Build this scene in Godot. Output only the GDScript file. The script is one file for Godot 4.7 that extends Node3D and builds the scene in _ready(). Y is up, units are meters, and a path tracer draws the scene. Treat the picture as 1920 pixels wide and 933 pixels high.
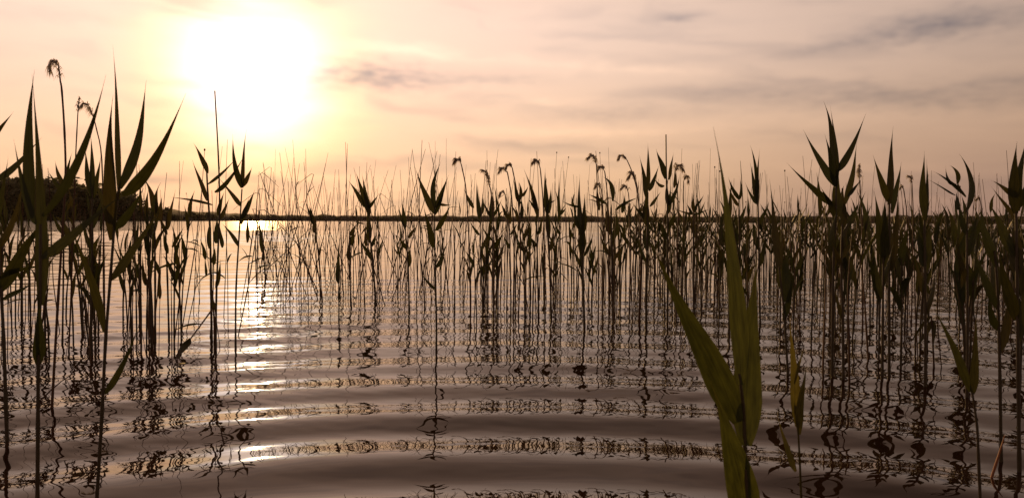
extends Node3D

const FOCAL := 1423.0          # focal length in the photograph's own pixels (1920 x 933)
const EYE := Vector3(0, 0.5, 0)
const RING := Vector2(0.03, 0.42)   # where the wader stands: the middle of the ring waves
var rng := RandomNumberGenerator.new()
var lens_basis := Basis()
var counts := {}
var M := {}

# ------------------------------------------------------------------ helpers
func numbered(called: String) -> String:
	var n: int = counts.get(called, 0)
	counts[called] = n + 1
	return called if n == 0 else "%s_%03d" % [called, n]

func tag(o: Node3D, label: String, category := "", group := "", kind := "") -> Node3D:
	if label: o.set_meta("label", label)
	if category: o.set_meta("category", category)
	if group: o.set_meta("group", group)
	if kind: o.set_meta("kind", kind)
	return o

func thing(called: String, at: Vector3) -> Node3D:
	var o := Node3D.new()
	o.name = numbered(called)
	add_child(o, true)
	o.position = at
	return o

func part(called: String, mesh: Mesh, mat: Material, parent: Node3D) -> MeshInstance3D:
	var o := MeshInstance3D.new()
	o.name = called
	o.mesh = mesh
	o.material_override = mat
	parent.add_child(o, true)
	return o

func spot(x: float, y: float, d: float) -> Vector3:      # the point seen at that place, d metres away
	return EYE + lens_basis * Vector3((x - 960.0) / FOCAL, -(y - 466.5) / FOCAL, -1.0) * d

func on_water(x: float, y: float) -> float:               # distance at which the water is seen there
	var v := lens_basis * Vector3((x - 960.0) / FOCAL, -(y - 466.5) / FOCAL, -1.0)
	return EYE.y / maxf(-v.y, 0.002)

func array_mesh(v: PackedVector3Array, n: PackedVector3Array, idx: PackedInt32Array, uv := PackedVector2Array()) -> ArrayMesh:
	var a := []
	a.resize(Mesh.ARRAY_MAX)
	a[Mesh.ARRAY_VERTEX] = v
	if n.size(): a[Mesh.ARRAY_NORMAL] = n
	a[Mesh.ARRAY_INDEX] = idx
	if uv.size(): a[Mesh.ARRAY_TEX_UV] = uv
	var m := ArrayMesh.new()
	m.add_surface_from_arrays(Mesh.PRIMITIVE_TRIANGLES, a)
	return m

func noise(s: int, octaves := 3, type := FastNoiseLite.TYPE_SIMPLEX_SMOOTH) -> FastNoiseLite:
	var n := FastNoiseLite.new()
	n.seed = s
	n.noise_type = type
	n.frequency = 1.0
	n.fractal_octaves = octaves
	n.fractal_type = FastNoiseLite.FRACTAL_FBM if octaves > 1 else FastNoiseLite.FRACTAL_NONE
	return n

# a leaf blade: a folded ribbon from base b through m to the tip t
func blade(b: Vector3, m: Vector3, t: Vector3, w: float, facing: Vector3, twist: float, segs := 10, fold := 0.16, ripple := 0.0) -> ArrayMesh:
	var c := m * 2.0 - (b + t) * 0.5
	var v := PackedVector3Array()
	var n := PackedVector3Array()
	var uv := PackedVector2Array()
	var idx := PackedInt32Array()
	var ph := rng.randf() * 6.0
	for i in segs + 1:
		var s := float(i) / segs
		var p := b.lerp(c, s).lerp(c.lerp(t, s), s)
		var tan := ((c - b) * (1 - s) + (t - c) * s).normalized()
		var side := tan.cross(facing)
		if side.length() < 0.05: side = tan.cross(Vector3.RIGHT)
		side = side.normalized().rotated(tan, twist * (1.0 + 0.7 * s))
		var nor := side.cross(tan).normalized()
		var k := 0.0
		if s < 0.3: k = lerpf(0.34, 1.0, sin(s / 0.3 * PI / 2))
		else:
			var q := (s - 0.3) / 0.7
			k = 0.45 * pow(1.0 - q, 1.15) * (1.0 + 0.4 * q) + 0.55 * pow(maxf(cos(minf(q * 1.12, 1.0) * PI / 2), 0.0), 1.4)
		k = maxf(k, 0.045 * (1.0 - s) + 0.012) * w * 0.5
		p += nor * sin(s * 7.0 + ph) * ripple * w
		v.append(p - side * k)
		v.append(p - nor * k * fold * 2.0)
		v.append(p + side * k)
		n.append((nor - side * fold * 1.6).normalized())
		n.append(nor)
		n.append((nor + side * fold * 1.6).normalized())
		uv.append(Vector2(0, s))
		uv.append(Vector2(0.5, s))
		uv.append(Vector2(1, s))
		if i < segs:
			var q := i * 3
			for e in 2:
				idx.append_array([q + e, q + e + 3, q + e + 1, q + e + 1, q + e + 3, q + e + 4])
	return array_mesh(v, n, idx, uv)

# a stem: a round tube through points, with a slight swelling at each node
func tube(pts: PackedVector3Array, r0: float, r1: float, sides := 6, per := 3, nodes := 0.0) -> ArrayMesh:
	var path := PackedVector3Array()
	for i in pts.size() - 1:
		var p0 := pts[maxi(i - 1, 0)]
		var p3 := pts[mini(i + 2, pts.size() - 1)]
		for k in per:
			path.append(pts[i].cubic_interpolate(pts[i + 1], p0, p3, float(k) / per))
	path.append(pts[pts.size() - 1])
	var v := PackedVector3Array()
	var n := PackedVector3Array()
	var idx := PackedInt32Array()
	var last := path.size() - 1
	for i in path.size():
		var tan := (path[mini(i + 1, last)] - path[maxi(i - 1, 0)]).normalized()
		var a := tan.cross(Vector3(0.31, 0.1, 0.94)).normalized()
		var b := tan.cross(a)
		var r := lerpf(r0, r1, float(i) / last)
		if nodes > 0.0 and i % per == 0 and i > 0 and i < last: r *= 1.0 + nodes
		for k in sides:
			var d := a * cos(TAU * k / sides) + b * sin(TAU * k / sides)
			v.append(path[i] + d * r)
			n.append(d)
		if i < last:
			for k in sides:
				var p := i * sides + k
				var q := i * sides + (k + 1) % sides
				idx.append_array([p, p + sides, q, q, p + sides, q + sides])
	return array_mesh(v, n, idx)

# a nodding seed head: hair-thin branchlets hanging from a bent axis, joined into one mesh
func plume(axis: PackedVector3Array, drop: float, strands: int, thick: float) -> ArrayMesh:
	var v := PackedVector3Array()
	var n := PackedVector3Array()
	var idx := PackedInt32Array()
	var segs := axis.size() - 1
	for k in strands:
		var s := pow(rng.randf(), 0.8) * segs
		var i := mini(int(s), segs - 1)
		var p := axis[i].lerp(axis[i + 1], s - i)
		var dir := (axis[i + 1] - axis[i]).normalized()
		var len := drop * rng.randf_range(0.45, 1.0) * (1.0 - 0.45 * s / segs)
		var out := (dir * 0.9 + Vector3(rng.randf_range(-0.45, 0.45), rng.randf_range(-0.3, 0.2), rng.randf_range(-0.45, 0.45))).normalized()
		var p1 := p + out * len * 0.45
		var p2 := p1 + (out * 0.5 + Vector3(0, -0.75, 0)).normalized() * len * 0.6
		var w := thick * rng.randf_range(0.6, 1.4)
		var sd := Vector3(rng.randf_range(-1, 1), 0.2, rng.randf_range(-1, 1)).cross(out).normalized() * w
		var q := v.size()
		v.append_array([p - sd * 0.4, p + sd * 0.4, p1 - sd, p1 + sd, p2])
		idx.append_array([q, q + 1, q + 2, q + 1, q + 3, q + 2, q + 2, q + 3, q + 4])
	return array_mesh(v, n, idx)

func plain(albedo: Color, rough: float, back := Color.BLACK) -> StandardMaterial3D:
	var m := StandardMaterial3D.new()
	m.albedo_color = albedo.linear_to_srgb()
	m.roughness = rough
	if back != Color.BLACK:
		m.backlight_enabled = true
		m.backlight = back.linear_to_srgb()
	m.cull_mode = BaseMaterial3D.CULL_DISABLED
	return m

# leaf or stem skin: lengthwise veins and blotches over one base colour
func skin(albedo: Color, vary: float, seed_: int, veins: bool) -> ImageTexture:
	var im := Image.create(64, 256, false, Image.FORMAT_RGB8)
	var n := noise(seed_, 3)
	var r := RandomNumberGenerator.new()
	r.seed = seed_
	var stripe := []
	for x in 64: stripe.append(r.randf_range(-1, 1))
	for y in 256:
		for x in 64:
			var k := 1.0 + vary * n.get_noise_2d(x * 0.06, y * 0.02) * 1.6
			if veins: k += vary * 0.45 * stripe[x] - (0.25 if absi(x - 32) < 2 else 0.0)
			var tipward := smoothstep(0.75, 1.0, y / 255.0) * vary
			var c := Color(albedo.r * k * (1 + 0.5 * tipward), albedo.g * k, albedo.b * k * (1 - 0.3 * tipward))
			im.set_pixel(x, y, c.linear_to_srgb())
	return ImageTexture.create_from_image(im)

# ------------------------------------------------------------------ reeds
# A reed measured in the photograph. line: the stem from its foot up, as x, y pairs; d: its distance, or 0 to take it
# from the foot's place on the water; blades: [base x, y, middle x, y, tip x, y, width] each.
func reed(label: String, line: Array, d: float, blades: Array, width := 5.0, called := "leafy_reed", category := "reed", stem_mat = null, leaf_mat = null, group := "") -> Node3D:
	var foot_seen := d == 0.0
	if foot_seen: d = on_water(line[0], line[1])
	var pts := PackedVector3Array()
	for i in line.size() / 2:
		pts.append(spot(line[i * 2], line[i * 2 + 1], d))
	var dir := (pts[0] - pts[1]).normalized()
	if dir.y > -0.2: dir = Vector3(0, -1, 0)
	var foot := pts[0] + dir * (pts[0].y / -dir.y)
	var root := thing(called, foot)
	var below := foot + dir * 0.14
	if not foot_seen:
		var all := PackedVector3Array([below])
		all.append_array(pts)
		pts = all
	else:
		pts[0] = below
		pts.insert(1, foot)
	for i in pts.size(): pts[i] -= foot
	var px := d / FOCAL
	part("stem", tube(pts, width * 0.5 * px, width * 0.3 * px, 7, 4, 0.18), stem_mat if stem_mat else M.stem, root)
	for b in blades:
		var depth: float = rng.randf_range(-0.22, 0.22) * Vector2(b[4] - b[0], b[5] - b[1]).length() * px
		var p0 := spot(b[0], b[1], d) - foot
		var p1 := spot(b[2], b[3], d + depth * 0.45) - foot
		var p2 := spot(b[4] + (b[4] - b[0]) * 0.06, b[5] + (b[5] - b[1]) * 0.06, d + depth) - foot
		var tw := rng.randf_range(-0.5, 0.5)
		var to_eye := (EYE - foot).normalized()
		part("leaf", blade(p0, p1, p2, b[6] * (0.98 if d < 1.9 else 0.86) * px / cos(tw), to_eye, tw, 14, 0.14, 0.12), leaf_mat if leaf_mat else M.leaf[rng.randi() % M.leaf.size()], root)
	tag(root, label, category, group)
	return root

# a reed of the crowd: foot place, height in metres, leaves round the stem
func crowd_reed(foot: Vector3, height: float, leaves: int, leaf_len: float, leaf_w: float, lean: Vector2, label: String, group: String) -> Node3D:
	var root := thing("leafy_reed", foot)
	var bend := Vector3(lean.x, 0, lean.y)
	var pts := PackedVector3Array()
	for i in 5:
		var s := i / 4.0
		pts.append(Vector3(0, s * height * 0.86 - (0.12 if i == 0 else 0.0), 0) + bend * height * (s * s * 0.6 + s * 0.4))
	part("stem", tube(pts, rng.randf_range(0.0032, 0.0045), 0.0016, 5, 2, 0.2), M.stem, root)
	var turn := rng.randf() * TAU
	for i in leaves:
		var s := lerpf(0.42, 1.0, (i + rng.randf() * 0.6) / leaves)
		var base := Vector3(0, s * height * 0.86, 0) + bend * height * (s * s * 0.6 + s * 0.4)
		var az := turn + i * PI + rng.randf_range(-0.7, 0.7)
		var up := lerpf(0.55, 0.12, s) * rng.randf_range(0.5, 1.5)
		if i == leaves - 1: up = rng.randf_range(0.0, 0.12)
		var dir := Vector3(cos(az) * sin(up), cos(up), sin(az) * sin(up) * 0.8)
		var len := leaf_len * rng.randf_range(0.65, 1.15)
		var droop := (rng.randf_range(-0.02, 0.22) * 1.5 + (rng.randf_range(0.5, 1.6) if rng.randf() < 0.22 else 0.0)) * sin(up)
		var tip := base + dir * len + Vector3(cos(az) * 0.15, -droop, sin(az) * 0.15) * len * 0.8
		var mid := base + dir * len * 0.52
		var face := Vector3(rng.randf_range(-0.7, 0.7), 0.1, 1).normalized()
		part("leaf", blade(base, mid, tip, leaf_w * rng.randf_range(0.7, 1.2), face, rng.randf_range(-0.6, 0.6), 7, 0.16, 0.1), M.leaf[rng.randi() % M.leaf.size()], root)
	return tag(root, label, "reed", group) as Node3D

func bare_stem(foot: Vector3, top: Vector3, r: float, label: String, group: String, bud := false) -> Node3D:
	var root := thing("bare_reed_stem", foot)
	var t := top - foot
	var sag := Vector3(rng.randf_range(-1, 1), 0, rng.randf_range(-1, 1)) * t.length() * 0.025
	var low := Vector3(-t.x * 0.15 / maxf(t.y, 0.1), -0.13, 0)
	var line := PackedVector3Array([low, t * 0.3 + sag * 0.6, t * 0.65 + sag, t])
	var turn := 1.0 if rng.randf() < 0.5 else -1.0
	var plain_one := group != ""
	if plain_one and not bud and rng.randf() < 0.1:      # snapped, its end hanging
		line[3] = t * 0.8 + sag
		line.append(t * 0.8 + sag + Vector3(turn * 0.05, -0.02, 0.01))
		line.append(t * 0.8 + sag + Vector3(turn * 0.13, -0.09, 0.03))
	part("stem", tube(line, r, r * 0.35, 5, 2, 0.25), M.straw[rng.randi() % M.straw.size()], root)
	if plain_one and rng.randf() < 0.4:                   # a last narrow leaf or two still on it
		for k in rng.randi_range(1, 2):
			var b := t * rng.randf_range(0.25, 0.65) + sag * 0.8
			turn = -turn
			var len := rng.randf_range(0.06, 0.15)
			var dir := Vector3(turn * rng.randf_range(0.3, 0.9), rng.randf_range(-0.25, 0.9), rng.randf_range(-0.5, 0.5)).normalized()
			part("leaf", blade(b, b + dir * len * 0.5 + Vector3(0, 0.008, 0), b + dir * len - Vector3(0, 0.012, 0), rng.randf_range(0.005, 0.010), Vector3(0, 0.3, 1), rng.randf_range(-0.7, 0.7), 6), M.leaf[rng.randi() % M.leaf.size()], root)
	if bud:
		var s := SphereMesh.new()
		s.radius = r * 1.5
		s.height = r * 4.0
		s.radial_segments = 8
		s.rings = 5
		part("bud", s, M.straw[0], root).position = t
	return tag(root, label, "reed stem", group) as Node3D

# a reed with last year's seed head. line: stem from its foot up; hook: the seed head's bent axis
func plumed(label: String, line: Array, hook: Array, drop: float, strands: int, width := 3.0, d := 0.0) -> Node3D:
	var root := reed(label, line + hook.slice(0, 2), d, [], width, "plumed_reed", "reed", M.straw[0])
	if d == 0.0: d = on_water(line[0], line[1])
	var px := d / FOCAL
	var axis := PackedVector3Array()
	for i in hook.size() / 2:
		axis.append(spot(hook[i * 2], hook[i * 2 + 1], d + 0.01 * i) - root.position)
	var head := part("seed_head", plume(axis, drop * px * 1.5, int(strands * 2.4), 0.8 * px), M.plume, root)
	part("axis", tube(axis, width * 0.3 * px, 0.2 * px, 5, 3), M.straw[0], head)
	return root

# ------------------------------------------------------------------ sky
func make_sky() -> Image:
	var W := 2048
	var H := 1024
	var im := Image.create(W, H, false, Image.FORMAT_RGBF)
	im.fill(Color(0.20, 0.15, 0.12))
	var soft := noise(11, 4)
	var streak := noise(5, 4)
	var warp := noise(23, 3)
	var fine := noise(37, 3)
	var toward := (lens_basis * Vector3((476.0 - 960.0) / FOCAL, -(138.0 - 466.5) / FOCAL, -1.0)).normalized()
	# single clouds and bright wisps: azimuth, elevation, half length, half height (degrees), strength, tilt
	var banks := [
		[-10.2, 10.5, 5.0, 0.95, 1.0, -0.03], [-2.2, 10.5, 4.4, 0.42, 0.42, -0.02], [7.6, 8.0, 6.0, 0.55, 0.42, 0.0], [28.9, 12.5, 5.0, 0.95, 1.05, 0.02],
		[21.6, 11.7, 3.2, 0.35, 0.42, 0.08], [12.3, 14.7, 1.7, 0.26, 0.75, 0.03], [27.5, 8.2, 9.0, 0.95, 0.62, -0.02], [17.0, 9.2, 5.5, 0.40, 0.32, -0.03], [33.0, 8.9, 2.8, 0.3, 0.4, 0.0],
		[-24.7, 2.6, 2.4, 0.30, 0.42, 0.0], [1.5, 5.9, 7.0, 0.35, 0.22, -0.02], [-31.0, 12.8, 5.0, 0.5, 0.22, 0.02], [38.5, 12.0, 4.0, 0.9, 0.6, 0.06], [-52.0, 9.0, 9.0, 0.8, 0.6, 0.0], [61.0, 10.0, 9.0, 1.0, 0.7, 0.03],
		[-7.6, 12.3, 4.0, 0.38, -0.5, -0.07], [8.8, 11.0, 6.0, 0.32, -0.32, -0.08], [1.6, 8.9, 5.0, 0.3, -0.3, -0.04], [5.4, 6.8, 8.0, 0.34, -0.34, 0.0], [22.0, 7.0, 9.0, 0.5, -0.2, 0.0],
	]
	for j in 522:
		var el := 90.0 - (j + 0.5) / H * 180.0
		var e := deg_to_rad(el)
		for i in W:
			var az := (i + 0.5) / W * 360.0
			if az > 180.0: az -= 360.0
			var a := deg_to_rad(az)
			var v := Vector3(sin(a) * cos(e), sin(e), -cos(a) * cos(e))
			var g := rad_to_deg(acos(clampf(v.dot(toward), -1, 1)))
			# the air's own brightness falls away from the sun and is murky near the horizon
			var light := 0.30 + 0.84 * exp(-pow(g / 46.0, 2.0))
			var low := exp(-pow(maxf(el, 0.0) / 4.4, 1.5))
			light *= 1.0 - low * lerpf(0.06, 0.34, smoothstep(14.0, 48.0, g))
			var high := smoothstep(0.5, 15.0, el)
			var top := smoothstep(15.0, 42.0, el)
			var tint := smoothstep(14.0, 30.0, el)
			var gr := lerpf(lerpf(0.61, 0.722, high), 0.63, tint)
			var bl := lerpf(lerpf(0.345, 0.575, high), 0.46, tint)
			var murk := low * smoothstep(25.0, 55.0, g)
			bl += murk * 0.12
			light *= 1.0 - 0.72 * top
			var r := light
			var gg := light * gr
			var bb := light * bl
			# cloud sheets, stretched along the horizon and more so near it
			var sx := v.x / (v.y + 0.13)
			var sz := v.z / (v.y + 0.13)
			var wx := warp.get_noise_3d(v.x * 5.0, v.y * 14.0, v.z * 5.0)
			var q := soft.get_noise_2d(sx * 0.5 + wx * 0.25, sz * 1.0 + wx * 0.3)
			var f := streak.get_noise_3d(v.x * 3.2, v.y * 38.0 + v.x * 3.5 + wx * 0.5, v.z * 3.2)
			var veil := smoothstep(-0.05, 0.6, q * 0.6 + f * 0.6)
			var wisp := smoothstep(0.0, 0.5, -q * 0.3 + f * 0.6)
			var dim := veil * 0.20 - wisp * 0.08
			for b in banks:
				var dx: float = (az - b[0]) / b[2]
				if absf(dx) < 1.6:
					var fr := fine.get_noise_2d(az * 0.45 + 40.0 * b[2], el * 1.6 - az * 0.12)
					var dy: float = (el - b[1] - b[5] * (az - b[0]) + wx * 0.35 + fr * b[3] * 0.5) / b[3]
					if absf(dy) < 2.4:
						var k: float = exp(-pow(absf(dx), 2.2) - dy * dy * (1.6 if dy < 0.0 else 0.8)) * b[4]
						k *= clampf(0.9 + 0.5 * fine.get_noise_2d(az * 0.5, el * 2.6 + az * 0.1), 0.0, 1.3)
						dim += k * 0.46
			dim = clampf(dim, -0.25, 0.6)
			r *= 1.0 - dim * 1.0
			gg *= 1.0 - dim * 0.90
			bb *= 1.0 - dim * 0.70
			# the veiled sun
			if g < 26.0:
				var clear := 1.0 - clampf(dim * 1.7, -0.1, 0.8)
				var gw := g * (1.0 + 0.10 * q + 0.14 * f)
				var disc := exp(-pow(g / 0.95, 2)) * 34.0 + exp(-pow(g / 2.6, 2)) * 1.5
				r += (0.45 * exp(-pow(gw / 7.4, 3)) + 0.25 * exp(-pow(gw / 12.0, 2)) + disc) * clear
				gg += (0.52 * exp(-pow(gw / 6.3, 3.2)) + 0.10 * exp(-pow(gw / 11.0, 2)) + disc * 0.80) * clear
				bb += (0.74 * exp(-pow(gw / 4.75, 3.2)) + 0.04 * exp(-pow(gw / 9.0, 2)) + disc * 0.48) * clear
			im.set_pixel(i, j, Color(r, gg, bb))
	return im

# ------------------------------------------------------------------ water
func make_water() -> void:
	var n0 := noise(3, 1)
	var n1 := noise(4, 1)
	var n2 := noise(6, 1)
	var patch := noise(8, 2)
	var angles := PackedFloat32Array()
	var a := -50.0
	while a < 50.0:
		angles.append(deg_to_rad(a))
		a += 0.2
	while a < 310.0:
		angles.append(deg_to_rad(a))
		a += 2.5
	angles.append(deg_to_rad(310.0))
	var radii := PackedFloat32Array()
	var r := 0.04
	while r < 40.0:
		radii.append(r)
		r += 0.03 if r < 1.6 else maxf(0.006, 0.0036 * r)
	var rows := radii.size()
	var cols := angles.size()
	var v := PackedVector3Array()
	v.resize(rows * cols)
	for i in rows:
		r = radii[i]
		var ring := 0.0063 * minf(1.0, r / 1.2) * (1.0 + 0.25 * (1.0 - smoothstep(1.8, 3.0, r))) / (1.0 + pow(maxf(r - 2.3, 0.0) / 2.6, 2.0))
		var fade1 := 1.0 - smoothstep(12.0, 24.0, r)
		var fade2 := 1.0 - smoothstep(5.0, 10.0, r)
		var fade0 := 1.0 - 0.5 * smoothstep(36.0, 40.0, r)
		for k in cols:
			var x := RING.x + sin(angles[k]) * r
			var z := RING.y - cos(angles[k]) * r
			var p := patch.get_noise_2d(x * 0.55, z * 0.4)
			var h := ring * (1.0 + 0.35 * p) * sin(TAU * (r - 2.09) / 0.355 + 0.45 * p + PI)
			var amp := 0.58 + 0.5 * p + 0.75 * smoothstep(3.0, 4.2, r) * (1.0 - smoothstep(5.0, 9.0, r)) + 0.4 * smoothstep(0.45, 1.0, -x) * smoothstep(1.6, 2.4, r) * (1.0 - smoothstep(3.5, 6.0, r))
			h += n0.get_noise_2d(x * 0.9, z * 2.5) * 0.0032 * fade0 * (1.0 + 2.2 * smoothstep(9.0, 26.0, r))
			h += n1.get_noise_2d(x * 4.0 + z * 1.3, z * 11.0) * 0.00085 * fade1 * amp
			h += n2.get_noise_2d(x * 11.0 - z * 3.0, z * 25.0) * 0.00034 * fade2 * amp
			v[i * cols + k] = Vector3(x, h, z)
	var n := PackedVector3Array()
	n.resize(rows * cols)
	var idx := PackedInt32Array()
	idx.resize((rows - 1) * (cols - 1) * 6)
	var w := 0
	for i in rows:
		var i0 := maxi(i - 1, 0) * cols
		var i1 := mini(i + 1, rows - 1) * cols
		for k in cols:
			var k0 := maxi(k - 1, 0)
			var k1 := mini(k + 1, cols - 1)
			n[i * cols + k] = (v[i * cols + k1] - v[i * cols + k0]).cross(v[i1 + k] - v[i0 + k]).normalized()
			if i < rows - 1 and k < cols - 1:
				var p := i * cols + k
				idx[w] = p
				idx[w + 1] = p + cols
				idx[w + 2] = p + 1
				idx[w + 3] = p + 1
				idx[w + 4] = p + cols
				idx[w + 5] = p + cols + 1
				w += 6
	if n[rows * cols / 2].y < 0.0:
		for i in n.size(): n[i] = -n[i]
	tag(part("lake_water", array_mesh(v, n, idx), M.water, self), "dark rippled lake water with ring waves spreading out among the reeds", "", "", "structure")
	# the open lake beyond, out to the far shore
	v = PackedVector3Array()
	n = PackedVector3Array()
	idx = PackedInt32Array()
	r = 39.4
	var ring_count := 0
	while r < 7000.0:
		for k in 181:
			v.append(Vector3(RING.x + sin(TAU * k / 180.0) * r, -0.004, RING.y - cos(TAU * k / 180.0) * r))
			n.append(Vector3.UP)
		ring_count += 1
		r *= 1.12
	for i in ring_count - 1:
		for k in 180:
			var p := i * 181 + k
			idx.append_array([p, p + 181, p + 1, p + 1, p + 181, p + 182])
	tag(part("open_water", array_mesh(v, n, idx), M.far_water, self), "calm open lake water shining out to the far shore", "", "", "structure")

# ------------------------------------------------------------------ far shore
func shore_distance(az: float) -> float:        # degrees to the right of straight ahead
	return lerpf(360.0, 760.0, smoothstep(-26.0, -12.0, az)) + 150.0 * smoothstep(5.0, 40.0, az)

func shore_height(az: float) -> float:
	var px := lerpf(23.0, 9.0, smoothstep(-28.0, -16.5, az)) + 2.6
	px += 2.5 * smoothstep(8.0, 30.0, az)
	return px / FOCAL * shore_distance(az)

func make_shore() -> void:
	var bump := noise(41, 4)
	var v := PackedVector3Array()
	var n := PackedVector3Array()
	var idx := PackedInt32Array()
	var cols := 0
	var az := -75.0
	while az <= 75.0:
		var d := shore_distance(az)
		var h := shore_height(az) * 0.95 * (1.0 + 0.25 * bump.get_noise_1d(az * 0.9))
		var dir := Vector3(sin(deg_to_rad(az)), 0, -cos(deg_to_rad(az)))
		var prof := [[-3.0, -0.5], [0.0, 0.12], [6.0, h * 0.35], [16.0, h * 0.75], [34.0, h], [90.0, h * 1.02], [220.0, -1.0]]
		for p in prof:
			var jig := bump.get_noise_2d(az * 2.3, p[0] * 0.2)
			v.append(dir * (d + p[0] + jig * 3.0) + Vector3(0, p[1] * (1.0 + 0.2 * jig), 0))
			n.append(Vector3.UP)
		cols += 1
		az += 0.5
	for c in cols - 1:
		for p in 6:
			var q := c * 7 + p
			idx.append_array([q, q + 7, q + 1, q + 1, q + 7, q + 8])
	var st := SurfaceTool.new()
	st.create_from(array_mesh(v, n, idx), 0)
	st.generate_normals()
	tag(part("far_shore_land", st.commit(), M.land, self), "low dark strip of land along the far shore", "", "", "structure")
	# bushes along the far shore that read as one dark band
	var bush := clump(0.5, 0.5, 90, 0.34, 5)
	var mm := MultiMesh.new()
	mm.transform_format = MultiMesh.TRANSFORM_3D
	mm.mesh = bush
	var spots: Array[Transform3D] = []
	az = -60.0
	while az < 60.0:
		var d := shore_distance(az) + rng.randf_range(3.0, 30.0)
		var h := shore_height(az) * rng.randf_range(0.55, 0.95) * (0.85 + 0.5 * bump.get_noise_1d(az * 1.7 + 50.0))
		var w := h * rng.randf_range(1.0, 2.2)
		var base := shore_height(az) * 0.3 * smoothstep(0.0, 30.0, d - shore_distance(az))
		var b := Basis(Vector3.UP, rng.randf() * TAU).scaled(Vector3(w, h, w))
		spots.append(Transform3D(b, Vector3(sin(deg_to_rad(az)) * d, base + h * 0.4, -cos(deg_to_rad(az)) * d)))
		az += rng.randf_range(0.03, 0.12)
	mm.instance_count = spots.size()
	for i in spots.size(): mm.set_instance_transform(i, spots[i])
	var o := MultiMeshInstance3D.new()
	o.name = "shore_undergrowth"
	o.multimesh = mm
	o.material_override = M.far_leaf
	add_child(o, true)
	tag(o, "low dark undergrowth running along the whole far shore", "undergrowth", "", "stuff")

# a loose crown of leaf sprays in an ellipsoid of lumps
func clump(rx: float, ry: float, leaves: int, size: float, lumps: int) -> ArrayMesh:
	var v := PackedVector3Array()
	var n := PackedVector3Array()
	var idx := PackedInt32Array()
	var centres := []
	for k in lumps:
		centres.append([Vector3(rng.randf_range(-0.6, 0.6) * rx, rng.randf_range(-0.55, 0.6) * ry, rng.randf_range(-0.6, 0.6) * rx), rng.randf_range(0.35, 0.62)])
	for k in leaves:
		var c = centres[k % lumps]
		var d := Vector3(rng.randfn(), rng.randfn(), rng.randfn()).normalized()
		var p: Vector3 = c[0] + Vector3(d.x * rx, d.y * ry, d.z * rx) * c[1] * pow(rng.randf(), 0.35)
		var a := Vector3(rng.randfn(), rng.randfn(), rng.randfn()).normalized()
		var b := a.cross(d + Vector3(0.01, 0.02, 0)).normalized()
		var s := size * rng.randf_range(0.5, 1.1)
		var q := v.size()
		v.append_array([p - a * s * 0.5, p + b * s * 0.3, p + a * s * 0.5, p - b * s * 0.3])
		idx.append_array([q, q + 1, q + 2, q, q + 2, q + 3])
	return array_mesh(v, n, idx)

func make_trees() -> void:
	var crowns := []
	for k in 4: crowns.append(clump(0.42, 0.44, 420, 0.17, 9))
	var trunk := tube(PackedVector3Array([Vector3(0, -0.05, 0), Vector3(0.01, 0.2, 0), Vector3(-0.01, 0.45, 0.01), Vector3(0.02, 0.75, 0)]), 0.035, 0.01, 7, 2)
	# x of the tree in the photograph, y of its top, distance beyond the shore
	var trees := [
		[4, 344, 14], [22, 340, 30], [40, 346, 12], [58, 342, 26], [77, 345, 16], [95, 341, 34], [112, 346, 12], [128, 347, 28], [146, 352, 16], [160, 356, 30], [176, 357, 14],
		[192, 360, 26], [208, 360, 16], [222, 362, 28], [238, 366, 14], [252, 376, 20], [-16, 342, 20], [-36, 345, 12], [-58, 348, 24], [-84, 352, 16], [264, 385, 14],
		[30, 362, 5], [68, 366, 6], [104, 362, 5], [140, 368, 6], [182, 372, 5], [214, 376, 6], [244, 384, 5],
		[600, 407, 20], [612, 405, 18], [626, 403, 22], [640, 404, 18], [650, 406, 24], [515, 405, 20], [588, 407, 20],
	]
	var i := 0
	for t in trees:
		var x: float = t[0]
		var az := rad_to_deg(atan((x - 960.0) / FOCAL))
		var d: float = shore_distance(az) + t[2]
		var dir := Vector3(sin(deg_to_rad(az)), 0, -cos(deg_to_rad(az)))
		var top: float = (410.6 + x * 0.0043 - t[1]) / FOCAL * d + 0.5
		var ground: float = shore_height(az) * 0.4 * smoothstep(0.0, 16.0, t[2])
		var root := thing("shore_tree", dir * d + Vector3(0, ground, 0))
		var h := maxf(top - ground, 1.5)
		var wide := h * rng.randf_range(1.6, 2.0) if x < 300 else h * rng.randf_range(1.6, 2.2)
		part("trunk", trunk, M.bark, root).scale = Vector3(h, h, h)
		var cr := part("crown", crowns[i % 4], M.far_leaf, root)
		cr.scale = Vector3(wide, h * 0.98, wide)
		cr.position.y = h * 0.55
		cr.rotation.y = rng.randf() * TAU
		if x < 300:
			tag(root, "dark bushy tree in the wood on the wooded point behind the left reeds", "tree", "trees of the wood on the left point")
		else:
			tag(root, "small rounded tree in the low clump on the far shore right of the sun's path", "tree", "trees of the low clump on the far shore")
		i += 1

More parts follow.
